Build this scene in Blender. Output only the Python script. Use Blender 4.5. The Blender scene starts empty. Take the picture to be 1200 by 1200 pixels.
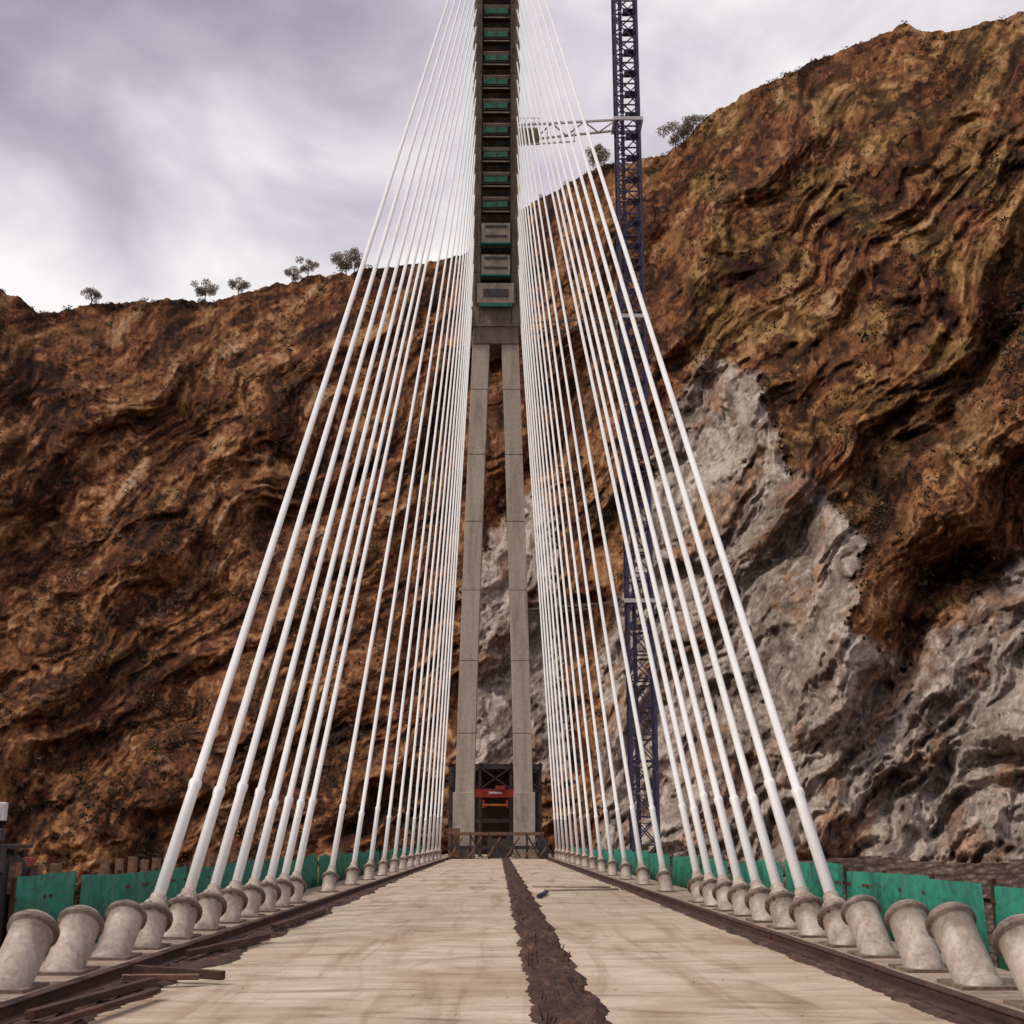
import bpy, bmesh, math, random
import numpy as np
from mathutils import Vector, Matrix
random.seed(7); rng=np.random.default_rng(7)
S=bpy.context.scene
S.view_settings.view_transform='Standard'; S.view_settings.look='None'; S.view_settings.exposure=0
R=math.radians
# ------------------------------------------------------------ node helpers
def new_mat(name):
    m=bpy.data.materials.new(name); m.use_nodes=True
    nt=m.node_tree; b=nt.nodes['Principled BSDF']
    return m,nt,b
def N(nt,t,**k):
    n=nt.nodes.new(t)
    for a,v in k.items():
        if a in n.inputs.keys(): n.inputs[a].default_value=v
        else: setattr(n,a,v)
    return n
def L(nt,a,b): nt.links.new(a,b)
def ramp(nt,fac,stops):
    r=nt.nodes.new('ShaderNodeValToRGB'); e=r.color_ramp.elements
    while len(e)<len(stops): e.new(0.5)
    for i,(p,c) in enumerate(stops):
        e[i].position=p; e[i].color=(c[0],c[1],c[2],1) if len(c)==3 else c
    L(nt,fac,r.inputs[0]); return r.outputs[0]
def noise(nt,vec,scale,detail=6,rough=.55,dist=0):
    n=N(nt,'ShaderNodeTexNoise'); n.inputs['Scale'].default_value=scale; n.inputs['Detail'].default_value=detail
    n.inputs['Roughness'].default_value=rough; n.inputs['Distortion'].default_value=dist
    if vec is not None: L(nt,vec,n.inputs['Vector'])
    return n.outputs['Fac']
def mapping(nt,vec,scale=(1,1,1),rot=(0,0,0)):
    n=N(nt,'ShaderNodeMapping'); n.inputs['Scale'].default_value=scale; n.inputs['Rotation'].default_value=rot
    L(nt,vec,n.inputs['Vector']); return n.outputs[0]
def mix(nt,f,a,b,mode='MIX'):
    n=N(nt,'ShaderNodeMix',data_type='RGBA',blend_type=mode)
    for s,v in ((0,f),(6,a),(7,b)):
        if hasattr(v,'links'): L(nt,v,n.inputs[s])
        elif s==0: n.inputs[0].default_value=v
        else: n.inputs[s].default_value=(v[0],v[1],v[2],1)
    return n.outputs[2]
def math_(nt,op,a,b=0,clamp=False):
    n=N(nt,'ShaderNodeMath',operation=op,use_clamp=clamp)
    for s,v in ((0,a),(1,b)):
        if hasattr(v,'links'): L(nt,v,n.inputs[s])
        else: n.inputs[s].default_value=v
    return n.outputs[0]
def bump(nt,b,h,dist,strength=1.0,prev=None):
    n=N(nt,'ShaderNodeBump'); n.inputs['Distance'].default_value=dist; n.inputs['Strength'].default_value=strength
    L(nt,h,n.inputs['Height'])
    if prev is not None: L(nt,prev,n.inputs['Normal'])
    L(nt,n.outputs[0],b.inputs['Normal']); return n.outputs[0]
def worn(name,base,dark,light,scale=3,stretch=(1,1,1),rough=.8,bd=.01,metal=0,dist=.5):
    m,nt,b=new_mat(name)
    tc=N(nt,'ShaderNodeTexCoord'); v=mapping(nt,tc.outputs['Object'],stretch)
    n1=noise(nt,v,scale,4,.62,dist); n2=noise(nt,tc.outputs['Object'],scale*6,3,.6)
    c=ramp(nt,n1,[(.32,dark),(.5,base),(.7,light)])
    c=mix(nt,.35,c,ramp(nt,n2,[(.3,dark),(.7,light)]))
    L(nt,c,b.inputs['Base Color']); b.inputs['Roughness'].default_value=rough; b.inputs['Metallic'].default_value=metal
    if bd>.001: bump(nt,b,n2,bd,.6)
    return m
M={}
M['conc']=worn('pylon_concrete',(.44,.37,.30),(.25,.20,.155),(.55,.475,.39),.5,(2,2,.25),.9,.03)
M['conc_dark']=worn('mast_concrete',(.15,.11,.08),(.07,.048,.036),(.25,.195,.155),.6,(2,2,.5),.9,.03)
M['panel']=worn('beige_formwork_panel',(.26,.205,.15),(.13,.095,.07),(.38,.31,.24),1.2,(1,1,1),.8,.01)
M['plinth']=worn('plinth_concrete',(.33,.245,.185),(.14,.09,.065),(.48,.38,.30),1.2,(1,1,1),.9,.01)
M['tube']=worn('anchor_tube_coating',(.42,.335,.275),(.19,.125,.095),(.60,.51,.43),3.2,(1,1,.35),.5,.005,0,.8)
M['flange']=worn('flange_steel',(.17,.11,.085),(.07,.042,.032),(.34,.255,.20),5,(1,1,1),.6,.004)
M['rust']=worn('rusty_steel',(.050,.019,.012),(.014,.007,.005),(.13,.048,.028),4,(1,.4,1),.85,.01)
M['wood']=worn('weathered_timber',(.18,.085,.05),(.05,.027,.018),(.32,.18,.115),4,(.5,3,3),.85,.01)
M['soil']=worn('dirt_debris',(.036,.015,.010),(.009,.0045,.0035),(.17,.085,.055),2.0,(1.6,.6,1),1,.05,0,1.2)
M['cable']=worn('white_cable_sheath',(.86,.845,.81),(.76,.72,.67),(.90,.89,.87),1.5,(3,.3,.3),.38,.0)
M['green']=worn('green_sheet',(.007,.16,.10),(.004,.07,.048),(.015,.25,.16),1.2,(1,1,2.5),.6,.03,0,1.5)
M['greensteel']=worn('green_platform_steel',(.005,.12,.07),(.004,.05,.033),(.012,.18,.11),3,(1,1,1),.6,.01)
M['crane']=worn('crane_paint',(.034,.027,.078),(.015,.012,.035),(.08,.066,.13),2,(1,1,1),.6,.01)
M['red']=worn('red_paint',(.34,.018,.013),(.16,.012,.01),(.46,.045,.03),2,(1,1,1),.5,.005)
M['orange']=worn('orange_paint',(.40,.10,.02),(.22,.05,.01),(.5,.16,.04),2,(1,1,1),.5,.005)
M['yellow']=worn('yellow_plastic',(.5,.36,.03),(.35,.22,.02),(.6,.45,.06),4,(1,1,1),.4,.003)
M['dsteel']=worn('dark_steel',(.04,.030,.026),(.015,.012,.012),(.09,.072,.062),2,(1,1,1),.7,.01)
M['rubber']=worn('tyre_rubber',(.018,.016,.018),(.01,.01,.01),(.04,.036,.035),8,(1,1,1),.85,.01)
M['lampwhite']=worn('grey_white_paint',(.6,.58,.55),(.38,.36,.34),(.7,.68,.65),3,(1,1,1),.5,.003)
# ------------------------------------------------------------ mesh builder
class B:
    def __init__(s,name,mats,parent=None,smooth=False):
        s.bm=bmesh.new(); s.name=name; s.mats=mats; s.parent=parent; s.sm=smooth
    def box(s,c,size,mi=0,rot=None,jit=0):
        mt=Matrix.Translation(c)
        if rot is not None: mt=mt@rot
        mt=mt@Matrix.Diagonal((size[0],size[1],size[2],1))
        r=bmesh.ops.create_cube(s.bm,size=1,matrix=mt)
        for f in {f for v in r['verts'] for f in v.link_faces}: f.material_index=mi
        return r['verts']
    def beam(s,p0,p1,w,h,mi=0):
        p0=Vector(p0);p1=Vector(p1);d=p1-p0
        q=d.to_track_quat('Y','Z').to_matrix().to_4x4()
        s.box((p0+p1)/2,(w,d.length,h),mi,q)
    def lathe(s,p0,axis,prof,seg=20,mi=0,smooth=True,caps=True,mf=None):
        q=Vector(axis).normalized().to_track_quat('Z','Y').to_matrix(); p0=Vector(p0)
        rings=[]
        for d,r in prof:
            rings.append([s.bm.verts.new(p0+q@Vector((r*math.cos(2*math.pi*i/seg),r*math.sin(2*math.pi*i/seg),d))) for i in range(seg)])
        for k,(a,b) in enumerate(zip(rings,rings[1:])):
            for i in range(seg):
                f=s.bm.faces.new((a[i],a[(i+1)%seg],b[(i+1)%seg],b[i])); f.smooth=smooth; f.material_index=mf[k] if mf else mi
        if caps:
            f=s.bm.faces.new(rings[0][::-1]); f.material_index=mi
            f=s.bm.faces.new(rings[-1]); f.material_index=mi
    def cyl(s,p0,p1,r,seg=12,mi=0):
        d=Vector(p1)-Vector(p0); s.lathe(p0,d,[(0,r),(d.length,r)],seg,mi)
    def done(s,bevel=0):
        me=bpy.data.meshes.new(s.name); s.bm.to_mesh(me); s.bm.free()
        for m in s.mats: me.materials.append(M[m] if isinstance(m,str) else m)
        o=bpy.data.objects.new(s.name,me); S.collection.objects.link(o)
        if s.parent: o.parent=s.parent
        if bevel:
            bv=o.modifiers.new('bevel','BEVEL'); bv.width=bevel; bv.segments=2; bv.limit_method='ANGLE'
        return o
def empty(name,loc=(0,0,0)):
    e=bpy.data.objects.new(name,None); e.location=loc; S.collection.objects.link(e); return e
def mesh_np(name,V,F,mat,parent=None,smooth=True):
    me=bpy.data.meshes.new(name)
    F=np.asarray(F); k=F.shape[1]
    me.vertices.add(len(V)); me.vertices.foreach_set('co',np.asarray(V,dtype=np.float32).ravel())
    me.loops.add(F.size); me.loops.foreach_set('vertex_index',F.ravel().astype(np.int32))
    me.polygons.add(len(F)); me.polygons.foreach_set('loop_start',np.arange(0,F.size,k,dtype=np.int32))
    me.polygons.foreach_set('use_smooth',np.full(len(F),smooth))
    me.update(calc_edges=True); me.materials.append(mat)
    o=bpy.data.objects.new(name,me); S.collection.objects.link(o)
    if parent: o.parent=parent
    return o
# ------------------------------------------------------------ numpy noise
def perlin(x,y,seed=0):
    r=np.random.default_rng(seed); P=r.permutation(256); P=np.concatenate([P,P]); g=r.random(256)*2*np.pi
    gx,gy=np.cos(g),np.sin(g)
    xi=np.floor(x).astype(int);yi=np.floor(y).astype(int);xf=x-xi;yf=y-yi
    u=xf**3*(xf*(xf*6-15)+10);v=yf**3*(yf*(yf*6-15)+10)
    def gr(i,j):
        h=P[P[(xi+i)&255]+((yi+j)&255)]; return gx[h]*(xf-i)+gy[h]*(yf-j)
    a=gr(0,0)*(1-u)+gr(1,0)*u; b=gr(0,1)*(1-u)+gr(1,1)*u
    return (a*(1-v)+b*v)*1.4
def fbm(x,y,o=5,seed=0,ridged=False,gain=.5):
    s=0;a=1;t=0
    for i in range(o):
        n=perlin(x*2**i+i*17.3,y*2**i+i*9.1,seed+i)
        if ridged: n=1-2*np.sqrt(n*n+.004)
        s=s+a*n;t+=a;a*=gain
    return s/t
# ------------------------------------------------------------ MOUNTAIN
ridge=np.array([(-75,.33),(-50,.36),(-30,.38),(-22.8,.413),(-21.1,.400),(-16.6,.422),(-13.5,.427),(-10.4,.4495),(-7,.463),(-1.9,.481),(1.4,.529),(4.8,.564),(8.2,.573),(10.8,.610),(12.9,.63),(16.7,.653),(19.9,.666),(21.8,.650),(25.2,.655),(32,.7),(50,.6),(75,.5)])
def ridgeE(a):
    return np.interp(a,ridge[:,0],ridge[:,1])+.0035*perlin(a*.8,a*.31+.5,5)+.0022*perlin(a*2.3,a*.7+.5,6)+.001*perlin(a*6,a*2+.5,8)
def ridgeR(a): return np.interp(a,[-75,-25,-2,8,25,75],[420,520,560,520,440,380])
def footR(a): return np.interp(a,[-75,-20,-2,6,25,75],[150,190,215,200,160,140])
azs=np.concatenate([np.linspace(-75,-27,50,endpoint=False),np.linspace(-27,28.5,1150,endpoint=False),np.linspace(28.5,75,50)])
nr=640
E0=-.2
def pdist(a,e,pl):
    x=a;y=e*57.3;d=np.full(a.shape,1e9)
    for (x0,y0),(x1,y1) in zip(pl,pl[1:]):
        y0*=57.3;y1*=57.3;dx=x1-x0;dy=y1-y0
        t=np.clip(((x-x0)*dx+(y-y0)*dy)/(dx*dx+dy*dy),0,1)
        d=np.minimum(d,np.hypot(x-x0-t*dx,y-y0-t*dy))
    return d
def inpoly(a,e,pl):
    r=np.zeros(a.shape,bool);n=len(pl)
    for i in range(n):
        x0,y0=pl[i];x1,y1=pl[(i+1)%n]
        c=((y0>e)!=(y1>e))&(a<(x1-x0)*(e-y0)/((y1-y0)+1e-12)+x0)
        r^=c
    return r
def surf(a,t,full=False):
    E=ridgeE(a); e=E0+(E-E0)*t
    x=a; y=e*57.3
    wx=x+2.4*fbm(x*.16,y*.16,3,21); wy=y+2.4*fbm(x*.16+9,y*.16+4,3,31)
    r=footR(a)+(ridgeR(a)-footR(a))*t**1.05
    side=np.clip((x+2)/8,0,1)
    th=np.radians(44+8*side); ua=wx*np.cos(th)+wy*np.sin(th); va=-wx*np.sin(th)+wy*np.cos(th)
    s1=fbm(va*.15,ua*.05,3,41,True)
    s2=fbm(va*.50+.1*wx,ua*.15,3,51,True)
    q1=fbm(x*.7,y*.7,3,201); q2=fbm(x*.7+5,y*.7+2,3,211)
    s3=fbm(va*1.3+.8*q1,ua*.42+.8*q2,4,61,True,.5)
    s4=fbm(va*2.6+.8*q1,ua*1.1+.8*q2,3,67,False,.5)
    rel=-25*s1-9.5*s2-3.0*s3-2.0*s4
    g1=lambda p:pdist(wx,wy/57.3,p)
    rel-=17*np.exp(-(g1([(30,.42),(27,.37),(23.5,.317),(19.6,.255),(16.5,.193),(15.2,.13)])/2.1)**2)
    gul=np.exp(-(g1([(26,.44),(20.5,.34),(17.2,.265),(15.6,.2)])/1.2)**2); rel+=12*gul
    rel-=13*np.exp(-(g1([(8.5,.40),(11.3,.37),(13.2,.28),(14.9,.21),(14,.1)])/1.9)**2)
    rel+=18*np.exp(-(g1([(-1,.45),(1,.3),(2,.15),(2.5,0)])/1.8)**2)
    jx=1.5*fbm(x*.5,y*.5,7,71,False,.72); jy=.028*fbm(x*.5+3,y*.5+8,7,81,False,.72)
    p1=[(8.0,.34),(9.6,.385),(11.9,.375),(13.6,.29),(16.3,.225),(15.6,.160),(17.6,.125),(20,.165),(22.8,.205),(40,.24),(40,-.2),(4.0,-.2),(4.6,.14),(6.4,.24)]
    p2=[(-1.4,.2),(.8,.275),(2.6,.25),(3.0,.05),(-1.5,.05)]
    rk=(inpoly(x+jx,e+jy,p1)|inpoly(x+jx,e+jy,p2)).astype(float)
    th2=np.radians(58); ub=wx*np.cos(th2)+wy*np.sin(th2); vb=-wx*np.sin(th2)+wy*np.cos(th2)
    rr=fbm(vb*.75+.9*q1,ub*.18+.9*q2,4,91,True,.45)
    rel+=rk*(-1.2-4.5*rr)
    top=np.clip((1-t)/.14,0,1)
    r=r+rel*(.04+.96*top*top*(3-2*top))
    ar=np.radians(a)
    P=np.stack([r*np.sin(ar),r*np.cos(ar),1.6+r*e],-1)
    if not full: return P,rk
    def lut(v,st):
        ps=[s[0] for s in st]; return np.stack([np.interp(v,ps,[s[1][k] for s in st]) for k in range(3)],-1)
    W1=fbm(x*.9+2.0*q2,y*.9+2.0*q1,4,221); W2=fbm(x*.9+7,y*.9-2.0*q1,4,231)
    t1=fbm(va*.85+.9*W1,ua*.20+.9*W2,6,241,False,.6)
    t2=fbm(va*2.8+1.3*W2,ua*.8+1.3*W1,4,251,False,.6)
    t3=fbm(x*.22,y*.22,4,261)
    v=.415+.80*t1+.48*t2+.24*t3+.20*(s3-.1)+.14*(s2-.1)
    c=lut(v,[(.0,(.009,.0045,.0038)),(.26,(.024,.0100,.0068)),(.42,(.060,.0235,.0128)),(.56,(.122,.047,.0215)),(.70,(.21,.088,.036)),(.86,(.33,.175,.083)),(1.1,(.44,.30,.19))])
    gm=np.clip((x-3)/7,0,1)*np.clip((e-.20)/.2,0,1)*.55+.10  # golden-olive tone high on the right, with the lit ridge top painted in
    gp=np.clip((fbm(x*.33+q1*.5,y*.45+q2*.5,5,271)+.06)*4,0,1)
    go=lut(v,[(.1,(.020,.012,.006)),(.4,(.082,.046,.017)),(.6,(.21,.120,.040)),(.85,(.38,.25,.105))])
    k=(gm*gp)[...,None]; c=c*(1-k)+go*k
    op=np.clip((fbm(x*.5+q2+4,y*.5+q1,5,281)-.14)*5,0,1)*.42; ol=lut(v,[(.2,(.010,.009,.005)),(.5,(.030,.024,.010)),(.8,(.085,.062,.026))])
    c=c*(1-op[...,None])+ol*op[...,None]
    c*=(1-.6*gul)[...,None]  # shade of the gully painted into the slope colour
    sc=np.clip((fbm(va*1.1+W1,ua*.25+W2,4,291)-.40)*9,0,1)*.55; c=c*(1-sc[...,None])+np.array([.25,.16,.105])*sc[...,None]
    cr=fbm(vb*1.3+1.0*W1,ub*.30+1.0*W2,6,301,True,.6)
    c_r=lut(cr+.6*t2+.45*t3,[(-.4,(.030,.020,.015)),(-.1,(.085,.061,.047)),(.18,(.165,.127,.103)),(.5,(.27,.22,.183)),(.8,(.46,.39,.335))])
    br=np.clip((fbm(vb*.5+2,ub*.2+q1,5,311,False,.6)+.04)*4,0,1)*.72; c_r=c_r*(1-br[...,None])+(c*1.25+.012)*br[...,None]
    return P,rk,c,c_r,e
A,T=np.meshgrid(azs,np.linspace(0,1,nr))
P,RK,C1,C2,EE=surf(A,T,True)
for _ in range(8):
    RK[1:-1,1:-1]=(RK[1:-1,1:-1]*2+RK[:-2,1:-1]+RK[2:,1:-1]+RK[1:-1,:-2]+RK[1:-1,2:])/6
COL=C1*(1-RK[...,None])+C2*RK[...,None]
back=[]
top=P[-1]; ar=np.radians(azs)
for k,(dr,dz) in enumerate([(15,-3),(50,-22),(130,-70),(300,-170),(600,-330)]):
    q=top.copy(); q[:,0]+=dr*np.sin(ar); q[:,1]+=dr*np.cos(ar); q[:,2]=np.maximum(top[:,2]+dz,-31); back.append(q)
allP=np.concatenate([P.reshape(-1,3)]+back); nc=len(azs); rows=nr+len(back)
ri=np.repeat(np.arange(rows-1),nc-1); ci=np.tile(np.arange(nc-1),rows-1)
F=np.stack([ri*nc+ci,ri*nc+ci+1,(ri+1)*nc+ci+1,(ri+1)*nc+ci],1)
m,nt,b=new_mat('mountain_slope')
ac=N(nt,'ShaderNodeAttribute',attribute_name='albedo_shade').outputs['Color']
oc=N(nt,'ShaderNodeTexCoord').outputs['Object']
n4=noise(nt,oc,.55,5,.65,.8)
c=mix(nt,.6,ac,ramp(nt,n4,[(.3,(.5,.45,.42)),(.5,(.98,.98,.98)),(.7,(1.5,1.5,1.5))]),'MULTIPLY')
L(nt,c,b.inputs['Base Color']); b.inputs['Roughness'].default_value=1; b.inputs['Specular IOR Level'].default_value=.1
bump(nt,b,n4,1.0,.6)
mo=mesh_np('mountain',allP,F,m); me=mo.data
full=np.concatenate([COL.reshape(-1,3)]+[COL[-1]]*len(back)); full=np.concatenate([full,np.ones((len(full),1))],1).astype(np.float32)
at=me.attributes.new('albedo_shade','FLOAT_COLOR','POINT'); at.data.foreach_set('color',full.ravel())  # slope colour, gully shade and lit ridge top baked in
# ground sheet
b_=B('ground',[worn('valley_ground',(.16,.10,.07),(.07,.04,.03),(.25,.18,.13),.05,(1,1,1),1,.3)])
b_.box((0,400,-31),(6000,6000,1)); b_.done()
def leafcloud(centers,rad,nleaf,lsz,seed=1,flat=.8):
    r=np.random.default_rng(seed); n=len(centers)
    d=r.normal(size=(n,nleaf,3)); d/=np.linalg.norm(d,axis=2,keepdims=True); d*=(r.random((n,nleaf,1))**.4)
    d[:,:,2]*=flat
    c=centers[:,None,:]+d*rad[:,None,None]
    t=r.normal(size=(n,nleaf,3,3)); t/=np.linalg.norm(t,axis=3,keepdims=True)
    v=c[:,:,None,:]+t*(lsz*rad)[:,None,None,None]
    V=v.reshape(-1,3); return V,np.arange(len(V)).reshape(-1,3)
m,nt,b=new_mat('dry_shrub_foliage')
g=N(nt,'ShaderNodeNewGeometry'); o_=N(nt,'ShaderNodeTexCoord')
c=ramp(nt,noise(nt,o_.outputs['Object'],.05,3),[(.35,(.020,.016,.008)),(.5,(.050,.033,.015)),(.65,(.12,.062,.027))])
c=mix(nt,.6,c,ramp(nt,g.outputs['Random Per Island'],[(0,(.5,.5,.5)),(1,(1.8,1.7,1.5))]),'MULTIPLY'); L(nt,c,b.inputs['Base Color']); b.inputs['Roughness'].default_value=1
M['shrub']=m
aa=rng.uniform(-27,28,60000); tt=rng.uniform(.15,.995,60000)
den=fbm(aa*.45,tt*14,4,101)+.25*rng.normal(size=len(aa))
k=den>.22; aa=aa[k];tt=tt[k]
SP,srk=surf(aa,tt); k=srk<.5; SP=SP[k]
rad=rng.uniform(.5,1.3,len(SP))*(1+.9*(rng.random(len(SP))>.95)); SP[:,2]+=rad*.4
V,Fs=leafcloud(SP,rad,14,.45,3); mesh_np('hillside_shrubs',V,Fs,M['shrub'],smooth=False)
aa=rng.uniform(-26,27,420); tt=rng.uniform(.985,.9995,420); k=fbm(aa*.6,aa*0+.4,3,505)>.0; SP,_=surf(aa[k],tt[k]); rad=rng.uniform(.8,2.2,len(SP)); SP[:,2]+=rad*.3
V,Fs=leafcloud(SP,rad,40,.3,5); mesh_np('ridge_scrub',V,Fs,M['shrub'],smooth=False)
m,nt,b=new_mat('ridge_tree_foliage'); g=N(nt,'ShaderNodeNewGeometry')
c=ramp(nt,g.outputs['Random Per Island'],[(0,(.12,.095,.07)),(.6,(.32,.26,.20)),(1,(.55,.48,.41))]); L(nt,c,b.inputs['Base Color']); b.inputs['Roughness'].default_value=1
M['treeleaf']=m
def tree(az,h,seed):
    p,_=surf(np.array([az]),np.array([.9995])); p=p[0]
    e=empty('tree',tuple(p)); r=random.Random(seed); bt=B('trunk',['wood'],e)
    bt.lathe((0,0,-1.5),(0,0,1),[(0,.32),(h*.4,.2),(h*.8,.08)],8)
    cs=[]
    for i in range(11):
        a=r.random()*6.28; z0=h*r.uniform(.15,.4); L_=h*r.uniform(.2,.42)
        p0=Vector((0,0,z0)); p1=p0+Vector((math.cos(a)*L_,math.sin(a)*L_,L_*r.uniform(.3,1.0)))
        d=p1-p0; bt.lathe(p0,d,[(0,.11),(d.length,.03)],6); cs.append(p1)
    cs.append(Vector((0,0,h*.7))); bt.done()
    cs=np.array([list(c) for c in cs]); rad=np.array([h*r.uniform(.14,.22) for _ in cs])
    V,Ft=leafcloud(cs,rad,230,.18,seed); mesh_np('crown',V,Ft,M['treeleaf'],e,False)
for i,(az,h) in enumerate([(-18.9,9),(-13.9,12),(-12.4,10),(-9.9,9),(-9.2,10.5),(-7.4,14),(-7.0,10),(4.9,13),(8.7,15),(9.6,10)]):
    tree(az,h,100+i)
# ------------------------------------------------------------ BRIDGE
br=empty('cable_stayed_bridge')
m,nt,b=new_mat('deck_concrete')
tc=N(nt,'ShaderNodeTexCoord').outputs['Object']
d1=noise(nt,mapping(nt,tc,(.4,1.0,1)),1.3,6,.58,1.8); d2=noise(nt,tc,.35,4,.55,.6); d3=noise(nt,tc,14,4,.65); d4=noise(nt,mapping(nt,tc,(1.2,.10,1)),1.5,4,.6,.8)
c=ramp(nt,d1,[(.28,(.32,.235,.16)),(.42,(.50,.405,.30)),(.6,(.62,.52,.40)),(.78,(.70,.61,.485))])
c=mix(nt,.9,c,ramp(nt,d2,[(.3,(.70,.61,.53)),(.6,(1,1,1))]),'MULTIPLY')
c=mix(nt,.65,c,ramp(nt,d4,[(.32,(.56,.47,.38)),(.5,(1,1,1))]),'MULTIPLY')
c=mix(nt,.3,c,ramp(nt,d3,[(.3,(.5,.45,.4)),(.7,(1.2,1.2,1.2))]),'MULTIPLY')
L(nt,c,b.inputs['Base Color']); b.inputs['Roughness'].default_value=.85
p=bump(nt,b,d1,.015,.4); bump(nt,b,d3,.006,.6,p)
M['deck']=m
b_=B('deck_slab',['deck','plinth'],br)
b_.box((0,68,-.6),(12.9,178,1.2),0); b_.box((-3.5,68,-2.2),(1.2,178,2),1); b_.box((3.5,68,-2.2),(1.2,178,2),1); b_.done()
for sx in (-1,1):
    b_=B('anchor_plinth',['plinth'],br)
    y=4
    while y<150:
        b_.box((sx*5.33,y+2.99,.054),(1.5,5.97,.1)); y+=6
    b_.done(.02)
    b_=B('edge_channel',['rust'],br)
    y=4
    while y<120:
        o=random.uniform(-.015,.015)
        b_.box((sx*4.50+o,y+2.98,.07),(.07,5.96,.12)); b_.box((sx*4.43+o,y+2.98,.02),(.22,5.96,.03)); b_.box((sx*4.52+o,y+2.98,.14),(.14,5.96,.022))
        y+=6
    b_.done(.006)
PX,PY=-.4,125.0
ys=[20.3+1.95*i for i in range(8)]+[41+6.2*j for j in range(13)]
zt=[104-2.15*i for i in range(21)]
ye=[6.3,8.3,10.3,12.2,14.1,15.9,17.8]
for sx in (-1,1):
    for i,y in enumerate(ys):
        top=Vector((PX+sx*2.2,PY-1.3,zt[i])); y=y+(.25 if sx>0 else 0)
        base=Vector((sx*5.12,y-.95,.0)); d=(top-base).normalized(); Lc=(top-base).length
        near=1.0 if i<8 else .85
        bt=B('anchor_tube',['tube','flange'],br)
        r=.24*near
        bt.lathe(base,d,[(-.1,r*1.1),(.1,r*1.1),(.12,r),(.66,r),(.67,r*1.28),(.73,r*1.28),(.74,r*1.05),(.78,r*.98),(.93,r*.74),(1.0,r*.5),(1.05,.125),(1.10,.125)],28,0,True,True,[0,1,0,1,1,1,0,0,0,0,0])
        bt.box(base+Vector((0,.15,.12)),(.62*near,.8,.04),1)
        q=d.to_track_quat('Z','Y').to_matrix()
        for a in range(8):
            pp=base+d*.63+q@Vector((r*1.15*math.cos(a*.785),r*1.15*math.sin(a*.785),0)); bt.lathe(pp,d,[(0,.022),(.14,.022)],6,1)
        bt.done()
        bc=B('stay_cable',['cable'],br); rc=.078
        gl_=3.5+random.uniform(-.25,.25)
        bc.lathe(base,d,[(1.0,.093),(gl_,.093),(gl_+.02,.106),(gl_+.14,.106),(gl_+.16,rc),(Lc,rc)],14); bc.done()
    for i,y in enumerate(ye):
        if sx>0: y+=.2
        base=Vector((sx*5.10,y-.1,.0)); d=Vector((-sx*.03+random.uniform(-.04,.04),.72,.70+random.uniform(-.08,.08))).normalized()
        bt=B('empty_anchor_tube',['tube','flange'],br); r=.23
        L1=.92+random.uniform(-.09,.07)
        bt.lathe(base,d,[(-.1,r*1.1),(.1,r*1.1),(.12,r),(L1-.25,r),(L1,r*1.03),(L1+.01,r*1.22),(L1+.07,r*1.22),(L1+.08,r*1.08),(L1+.14,r*.95),(L1+.05,r*.8),(.3,r*.8)],32,0,True,True,[0,1,0,0,1,1,1,0,0,1])
        bt.box(base+Vector((0,.15,.12)),(.62,.8,.04),1); bt.done()
b_=B('pylon_legs',['conc','conc_dark'],br)
def frust(bm,c0,s0,c1,s1,mi):
    vs=[]
    for c,s in((c0,s0),(c1,s1)):
        vs.append([bm.verts.new((c[0]+dx*s[0]/2,c[1]+dy*s[1]/2,c[2])) for dx,dy in((-1,-1),(1,-1),(1,1),(-1,1))])
    for i in range(4):
        f=bm.faces.new((vs[0][i],vs[0][(i+1)%4],vs[1][(i+1)%4],vs[1][i])); f.material_index=mi
    f=bm.faces.new(vs[0][::-1]);f.material_index=mi; f=bm.faces.new(vs[1]);f.material_index=mi
nl=12
for sx in(-1,1):
    for k in range(nl):
        z0=-30+k*(83/nl); z1=z0+83/nl-.06
        f=lambda z:(PX+sx*(2.85-(2.85-1.42)*(max(z,0)/53)**1.3),PY,z)
        frust(b_.bm,f(z0),(1.75,4),f(z1),(1.75+.0,4),0)
        if k>3: frust(b_.bm,f(z1-.001),(1.68,3.9),f(z1+.061),(1.68,3.9),1)
    b_.box((PX+sx*2.85,PY,2),(2.0,4.3,8),0)
b_.done(.08)
b_=B('pylon_mast',['conc_dark','greensteel','panel','dsteel'],br)
for sx in(-1,1):
    z=53
    while z<122:
        b_.box((PX+sx*2.0,PY,z+1.46),(.9,4.4,2.9),0)
        b_.box((PX+sx*1.62,PY-2.28,z+1.46),(.12,.14,2.92),3)
        b_.box((PX+sx*2.49,PY-1.3,z+1.2),(.12,.7,.9),2); z+=2.93
    b_.box((PX+sx*2.28,PY-2.3,88),(.06,.1,70),2)
b_.box((PX,PY+1.6,88),(3.1,1.1,70),0)
b_.box((PX,PY,53.9),(5.0,4.7,2.2),0); b_.box((PX,PY-.1,51.9),(4.6,4.2,1.9),0)
z=66.2;k=0
while z<122:
    b_.box((PX,PY-1.5,z),(3.0,1.3,.14),3)
    b_.box((PX+random.uniform(-.1,.1),PY-2.2,z+.45),(2.6,.08,.66),1,Matrix.Rotation(random.uniform(-.02,.02),4,'Y'))
    for q in(-1.2,.0,1.2): b_.box((PX+q,PY-2.27,z+.5),(.06,.06,.9),3)
    b_.box((PX,PY-1.0,z+1.7),(2.9,.4,.5),2); b_.box((PX,PY-2.1,z+1.25),(2.8,.06,.1),2)
    b_.box((PX,PY-2.15,z-.35),(2.9,.1,.14),2)
    z+=2.93;k+=1
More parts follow.
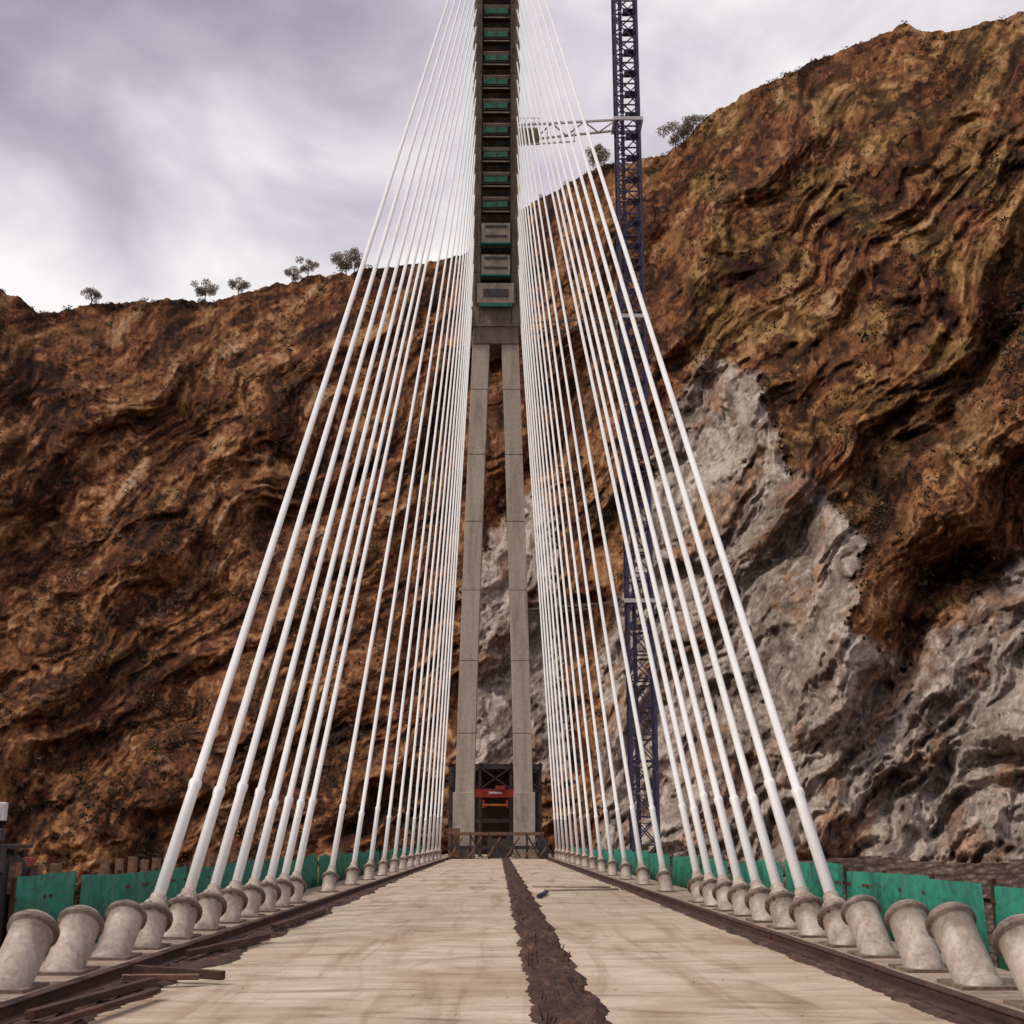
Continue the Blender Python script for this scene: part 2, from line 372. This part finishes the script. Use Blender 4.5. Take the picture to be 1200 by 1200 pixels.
for z in(59.6,63.2):
    b_.box((PX,PY-1.9,z),(3.0,1.2,2.3),2); b_.box((PX,PY-2.53,z+.75),(2.3,.08,.3),3); b_.box((PX,PY-2.53,z-.35),(2.3,.08,.25),3); b_.box((PX,PY-2.6,z-1.3),(3.0,.5,.22),1)
b_.box((PX,PY-2.2,56.2),(3.8,1.6,2.2),2); b_.box((PX,PY-3.02,56.2),(2.6,.06,.9),3); b_.box((PX,PY-2.9,54.9),(3.4,.3,.4),1)
b_.done(.03)
# ------------------------------------------------------------ centre strip / dirt
def ragged(name,y0,y1,xl,xr,h,seed,mat,ny=1400,nx=14):
    yy=y0*(y1/y0)**np.linspace(0,1,ny); Y,U=np.meshgrid(yy,np.linspace(0,1,nx),indexing='ij')
    l=xl(yy)+.14*fbm(yy*.9,yy*.13+.3,5,seed)+.06*fbm(yy*5,yy*.3+.3,3,seed+3); r=xr(yy)+.2*fbm(yy*.7,yy*.17+.7,5,seed+9)+.08*fbm(yy*5,yy*.3+.7,3,seed+5)
    r=np.maximum(r,l+.05)
    X=l[:,None]+(r-l)[:,None]*U
    Z=h*(np.sin(np.pi*U)**.5)*(.5+1.1*fbm(X*4,Y*2.0,5,seed+20))
    Z=np.where((U==0)|(U==1),.002,np.maximum(Z,.006))
    V=np.stack([X,Y,Z],-1).reshape(-1,3)
    i,j=np.meshgrid(np.arange(ny-1),np.arange(nx-1),indexing='ij'); q=(i*nx+j).ravel()
    return mesh_np(name,V,np.stack([q,q+1,q+nx+1,q+nx],1)[:,::1],mat)
ragged('dirt_strip',5,121,lambda y:.34+0*y,lambda y:1.0+0*y,.17,201,M['soil'])
ragged('roadside_debris',5,118,lambda y:-4.38+0*y,lambda y:-3.70-.55*np.clip((y-18)/40,0,1)+.3*fbm(y*.35,y*0+.2,3,77),.08,231,M['soil'])
ragged('roadside_debris',5,118,lambda y:4.10+.1*np.clip((y-12)/30,0,1),lambda y:4.38+0*y,.05,261,M['soil'])
b_=B('rebar_stubs',['rust'])
for i in range(240):
    y=6*(115/6)**random.random(); x=random.choice([.45,.9])+random.uniform(-.04,.04)
    b_.cyl((x,y,0),(x+random.uniform(-.05,.05),y+random.uniform(-.05,.05),random.uniform(.06,.17)),.009,6)
for i in range(10):
    y=6+i*11; b_.cyl((.42+random.uniform(0,.1),y,.09),(.5+random.uniform(0,.2),y+10,.10),.012,6); b_.cyl((.8+random.uniform(0,.1),y,.07),(.75+random.uniform(0,.2),y+10,.11),.012,6)
b_.done()
for (p0,p1,w,h) in [((-4.25,15.9,.14),(-3.15,15.6,.1),.10,.10),((-4.2,15.2,.12),(-3.4,15.45,.1),.12,.06),((-4.1,12.0,.12),(-3.8,15.0,.1),.1,.08),((-3.8,11.6,.10),(-3.55,14.2,.09),.09,.05),((-4.2,18.4,.12),(-3.75,22,.09),.1,.08),((-4.0,24,.12),(-3.9,30,.09),.1,.06)]:
    b_=B('timber_baulk',['wood' if w>.1 else 'rust']); b_.beam(p0,p1,w,h); b_.done(.008)
b_=B('gravel_scatter',['plinth'])
for i in range(500):
    y=7*(70/7)**random.random(); x=random.choice([random.gauss(.7,.25),random.gauss(-3.9,.25),random.gauss(4.2,.1),random.uniform(-4,4)])
    if abs(x)>4.35: continue
    s=random.uniform(.004,.014); r=bmesh.ops.create_icosphere(b_.bm,subdivisions=1,radius=s,matrix=Matrix.Translation((x,y,s*.4))@Matrix.Diagonal((random.uniform(.7,1.5),1,.6,1)))
b_.done()
b_=B('loose_pipes',['plinth','crane'])
b_.cyl((1.15,38,.07),(1.5,41,.07),.06,10,1); b_.cyl((1.5,43.5,.04),(4.0,44.2,.04),.035,10,0); b_.cyl((1.2,47,.04),(3.9,46.2,.04),.035,10,0); b_.done()
b_=B('yellow_jerrycan',['yellow','dsteel'])
b_.box((5.95,13.2,.28),(.22,.34,.42),0); b_.box((5.95,13.1,.515),(.2,.12,.05),0); b_.cyl((5.95,13.32,.49),(5.95,13.36,.56),.035,12,1); b_.cyl((5.95,13.08,.57),(5.95,13.26,.57),.015,8,0); b_.box((5.95,13.07,.545),(.03,.03,.06),0); b_.box((5.95,13.26,.53),(.03,.03,.08),0); b_.done(.02)
# ------------------------------------------------------------ green fences
def fence(y0,y1,x,teeth):
    e=empty('green_construction_fence'); b_=B('sheets',['green'],e); p_=B('posts',['rust','wood'],e)
    y=y0
    while y<y1:
        w=2.4; top=1.10+random.uniform(-.07,.07); lean=random.uniform(-.06,.06)
        n=24; pr=[]; t1=random.uniform(-.06,.06)
        for i in range(n+1):
            yy=y+w*i/n-.03*(i==n); xx=x+.016*math.sin(i*2.2)+.03*math.sin(i*.5+y)
            pr.append([b_.bm.verts.new((xx+lean*k,yy,.02+(top+t1*i/n-.02)*k)) for k in(0,.5,1)])
        for a,c in zip(pr,pr[1:]):
            for k in range(2): f=b_.bm.faces.new((a[k],c[k],c[k+1],a[k+1])); f.smooth=True
        p_.box((x+math.copysign(.08,x),y,.55),(.06,.06,1.15),0)
        p_.box((x+math.copysign(.06,x),y+1.2,.85),(.04,2.4,.05),0)
        if teeth and y<34:
            for q in range(3):
                if random.random()<.8: p_.box((x+math.copysign(.12,x),y+q*.8+.1,1.12),(.1,random.uniform(.12,.26),random.uniform(.3,.46)),1)
        y+=w
    o=b_.done(); so=o.modifiers.new('t','SOLIDIFY'); so.thickness=.004; p_.done()
fence(17.5,112,-6.25,True); fence(7.5,112,6.3,False)
# ------------------------------------------------------------ tower crane
cr=empty('tower_crane'); CX,CY=13.9,125.
b_=B('mast_lattice',['crane'],cr)
hw=1.2; z=-30
for a in(-1,1):
    for c in(-1,1): b_.box((CX+a*hw,CY+c*hw,46),(.26,.26,152))
sec=2.6
while z<121:
    for a in(-1,1):
        b_.beam((CX-hw,CY+a*hw,z),(CX+hw,CY+a*hw,z),.14,.14); b_.beam((CX+a*hw,CY-hw,z),(CX+a*hw,CY+hw,z),.14,.14)
        b_.beam((CX-hw,CY+a*hw,z),(CX+hw,CY+a*hw,z+sec),.11,.11); b_.beam((CX+hw,CY+a*(hw+.01),z),(CX-hw,CY+a*(hw+.01),z+sec),.11,.11)
        b_.beam((CX+a*hw,CY-hw,z),(CX+a*hw,CY+hw,z+sec),.11,.11)
    b_.box((CX-.5,CY+.1,z+.9),(.4,.1,2.5)); b_.box((CX+.35,CY,z+2.0),(1.1,1.4,.06))
    z+=sec
b_.done()
b_=B('jib',['crane'],cr)
for a,zz in((-.6,123),(.6,123),(0,124.4)):
    b_.beam((CX-12,CY+a,zz),(CX+45,CY+a,zz),.15,.15)
x=CX-12
while x<CX+45:
    b_.beam((x,CY-.6,123),(x+1,CY,124.4),.08,.08); b_.beam((x+1,CY,124.4),(x+2,CY+.6,123),.08,.08); x+=2
b_.box((CX,CY,122.4),(2.6,2.6,1.4)); b_.box((CX-10,CY,122),(3,1.4,2.4)); b_.done()
b_=B('tie_frames',['conc_dark','lampwhite'],cr)
for z in(24,54,77):
    for a in(-1,1):
        b_.beam((PX+2.5,PY+a*1.6,z-.6),(CX-1.3,CY+a*1.1,z+.4),.2,.2,1 if z==77 else 0)
        b_.box((CX,CY+a*1.42,z+.4),(3.2,.22,.4),1); b_.box((CX+a*1.5,CY,z+.4),(.22,2.6,.4),1)
    n=6
    for i in range(n):
        f0=i/n;f1=(i+1)/n;s=1 if i%2 else -1
        l=lambda f,s_:(PX+2.5+(CX-1.3-PX-2.5)*f,PY+s_*(1.6-.5*f),z-.6+f)
        b_.beam(l(f0,s),l(f1,-s),.12,.12,1 if z==77 else 0)
b_.box((PX+3.6,PY,76),(2.2,3.4,.12),1)
for a in range(5): b_.box((PX+2.6+a*.5,PY-1.7,76.6),(.06,.06,1.2),1)
b_.box((PX+3.6,PY-1.7,77.2),(2.2,.06,.06),1)
b_.beam((PX+2.5,PY-1.6,74.0),(PX+8.5,PY-1.4,74.6),.14,.14,1)
for f0 in(0,.25,.5,.75,1): b_.beam((PX+2.6+5.8*f0,PY-1.55,74.05+.6*f0),(PX+2.6+5.8*f0,PY-1.55,76.6+.5*f0),.09,.09,1)
b_.done()
# ------------------------------------------------------------ far machinery
ga=empty('steel_formwork_gantry'); b_=B('frame',['dsteel','rust'],ga)
for x in(-4.6,-1.6,1.6,4.6):
    for y in(134,138,142): b_.box((x-.3,y,4.5),(.3,.3,9))
for z in(3.6,6.6,8.9):
    for y in(134,138,142): b_.box((-.3,y,z),(9.6,.28,.34))
    for x in(-4.6,-1.6,1.6,4.6): b_.box((x-.3,138,z+.35),(.25,8.6,.25),1)
for x0,x1 in((-4.9,-1.9),(1.3,4.3),(-1.9,1.3)):
    b_.beam((x0,133.8,6.7),(x1,133.8,8.9),.14,.14); b_.beam((x1,133.75,6.7),(x0,133.75,8.9),.14,.14)
b_.box((-.3,139,9.2),(9.8,9,.15),1); b_.box((-.3,143,4.5),(9.5,.1,8.6),1)
b_.done()
b_=B('red_panel_beam',['red','lampwhite','orange'],ga)
b_.box((-.3,133.2,6.25),(4.0,.5,.8),0); b_.box((-.3,132.93,6.3),(1.3,.04,.2),1); b_.box((-.3,133,5.1),(2.6,.4,.22),2); b_.box((-1.5,133,5.2),(.22,.3,.8),0); b_.box((.9,133,5.2),(.22,.3,.8),0); b_.box((.2,133,6.8),(1.0,.4,.4),0)
b_.done(.03)
ba=empty('construction_barrier'); b_=B('frames',['wood','dsteel','plinth'],ba)
for x in(-4.2,-2.5,-.8,.9,2.6,3.9):
    b_.box((x,119.5,1.1),(.2,.2,2.2),1)
    b_.beam((x-.2,119.3,.1),(x+1.0,119.2,1.9),.16,.16,0); b_.beam((x+1.1,119.1,.1),(x-.1,119.0,2.3),.14,.14,1)
b_.box((-.2,119.5,2.2),(8.7,.25,.28),0); b_.box((-.2,119.4,1.0),(8.7,.22,.3),1)
b_.box((-3.2,121.5,.5),(2.2,1.2,1.0),2); b_.box((3.0,121.5,.5),(2.4,1.2,1.0),2); b_.box((0,122,.9),(2,1,1.7),1)
b_.box((-4.0,120.5,1.4),(1,1,2.6),0); b_.box((4.1,121,.9),(.9,1,1.6),1)
b_.done(.02)
# ------------------------------------------------------------ retaining wall
m,nt,b=new_mat('stone_masonry'); tc=N(nt,'ShaderNodeTexCoord').outputs['Object']
v=N(nt,'ShaderNodeTexVoronoi'); v.inputs['Scale'].default_value=1.1; L(nt,mapping(nt,tc,(1,1,1.8)),v.inputs['Vector'])
c=ramp(nt,noise(nt,tc,1.5,6),[(.3,(.16,.11,.08)),(.5,(.27,.20,.155)),(.7,(.38,.30,.24))])
c=mix(nt,.6,c,ramp(nt,v.outputs['Distance'],[(.2,(1.1,1.1,1.1)),(.6,(.4,.35,.3))]),'MULTIPLY'); L(nt,c,b.inputs['Base Color']); b.inputs['Roughness'].default_value=1; bump(nt,b,v.outputs['Distance'],.3,.8)
b_=B('retaining_wall',[m])
pa=None
for i in range(120):
    az=R(6.5+i*.4); rr=140+3*math.sin(i*.17); q=Vector((rr*math.sin(az),rr*math.cos(az),0))
    if pa is not None:
        zt_=-.3+.35*math.sin(i*.33)+random.uniform(-.12,.12); mid=(pa+q)/2; d=q-pa
        b_.box((mid.x,mid.y,(zt_-31)/2),(1.2,d.length+.05,31+zt_),0,d.to_track_quat('Y','Z').to_matrix().to_4x4())
    pa=q
b_.done()
b_=B('abutment_ground',['soil']); b_.box((-16.5,2,-.75),(20,33,1.4)); b_.box((0,-25,-.7),(60,20,1.3)); b_.done()
# ------------------------------------------------------------ tractor
tr=empty('tractor',(-7.35,17.8,-.05)); 
b_=B('wheels',['rubber','orange','dsteel'],tr)
def wheel(x,y,r,w):
    b_.lathe((x-w/2,y,r),(1,0,0),[(0,r*.6),(0,r*.9),(w*.15,r*.98),(w*.85,r*.98),(w,r*.9),(w,r*.6)],36,0)
    b_.lathe((x-w*.35,y,r),(1,0,0),[(0,r*.58),(w*.7,r*.58)],24,1); b_.lathe((x-w*.5,y,r),(1,0,0),[(0,r*.2),(w,r*.2)],12,2)
    for i in range(26):
        a=i/26*6.283; 
        b_.box((x+(w*.22 if i%2 else -w*.22),y+math.cos(a)*r*.99,r+math.sin(a)*r*.99),(w*.55,.06,.06),0,Matrix.Rotation(a,4,'X'))
for s in(-1,1): wheel(s*.72,0,.76,.40); wheel(s*.62,2.0,.48,.26)
b_.done()
b_=B('body',['dsteel','red','lampwhite','rubber'],tr)
b_.box((0,.1,.95),(.9,1.2,.6),0); b_.box((0,1.5,1.1),(.62,1.9,.62),1); b_.box((0,2.47,1.05),(.5,.06,.5),0)
b_.box((0,1.0,.7),(.4,2.6,.35),0); b_.box((0,-.15,1.35),(.5,.5,.12),3); b_.box((0,-.4,1.6),(.5,.1,.5),3)
for s in(-1,1):
    b_.box((s*.72,0,1.58),(.46,1.0,.05),0); b_.box((s*.72,-.5,1.42),(.46,.05,.36),0); b_.box((s*.8,-.5,1.72),(.2,.1,.16),0)
    b_.box((s*.5,-.45,1.7),(.06,.06,1.1),0); b_.box((s*.74,-.46,2.02),(.30,.1,.24),2)
b_.box((0,-.45,2.26),(1.06,.06,.06),0)
b_.lathe((0,.75,1.5),(0,-.5,.8),[(0,.03),(.3,.03),(.3,.2),(.33,.2)],16,0)
b_.done(.03)
# ------------------------------------------------------------ world, sun, camera
W=bpy.data.worlds.new('World'); S.world=W; W.use_nodes=True; nt=W.node_tree; bg=nt.nodes['Background']
sky=N(nt,'ShaderNodeTexSky',sky_type='NISHITA'); sky.sun_disc=False; SE,SA=R(48),R(-106)
sky.sun_elevation=SE; sky.sun_rotation=SA
g=N(nt,'ShaderNodeTexCoord').outputs['Generated']
v=mapping(nt,g,(1,1,1.6)); n1=noise(nt,v,4.6,7,.5,.35); n2=noise(nt,v,1.5,2,.5,.2)
def lobe(dv,lo):
    dp=N(nt,'ShaderNodeVectorMath',operation='DOT_PRODUCT'); L(nt,g,dp.inputs[0]); dp.inputs[1].default_value=Vector(dv).normalized()
    return ramp(nt,dp.outputs['Value'],[(lo,(0,0,0)),(1,(1,1,1))])
f=math_(nt,'ADD',math_(nt,'MULTIPLY',n1,.78),math_(nt,'MULTIPLY',n2,.22))
f=math_(nt,'ADD',f,math_(nt,'MULTIPLY',lobe((-.42,.91,.42),.965),.25))
f=math_(nt,'ADD',f,math_(nt,'MULTIPLY',lobe((-.10,.90,.48),.965),.11))
f=math_(nt,'ADD',f,math_(nt,'MULTIPLY',lobe((.20,.87,.60),.97),.06))
f=math_(nt,'SUBTRACT',f,math_(nt,'MULTIPLY',lobe((-.29,.84,.60),.96),.20))
cl=ramp(nt,f,[(.36,(3.9,3.5,4.35)),(.46,(5.3,4.85,5.75)),(.54,(7.3,6.85,7.4)),(.66,(10.2,9.9,9.8))])
cc=mix(nt,.94,sky.outputs[0],cl); L(nt,cc,bg.inputs[0]); bg.inputs[1].default_value=.1
W.cycles.sampling_method='MANUAL'; W.cycles.sample_map_resolution=256
sd=bpy.data.lights.new('sun','SUN'); sd.energy=2.3; sd.angle=R(10); sd.color=(1,.93,.82)
so=bpy.data.objects.new('sun',sd); S.collection.objects.link(so)
dirv=Vector((math.sin(SA)*math.cos(SE),math.cos(SA)*math.cos(SE),math.sin(SE)))
so.rotation_euler=dirv.to_track_quat('Z','Y').to_euler()
cd=bpy.data.cameras.new('camera'); cd.lens=45; cd.sensor_width=36; cd.clip_end=8000; cd.clip_start=.1
co=bpy.data.objects.new('camera',cd); S.collection.objects.link(co); co.location=(0,0,1.6); co.rotation_euler=(R(104.4),0,R(-.6)); S.camera=co
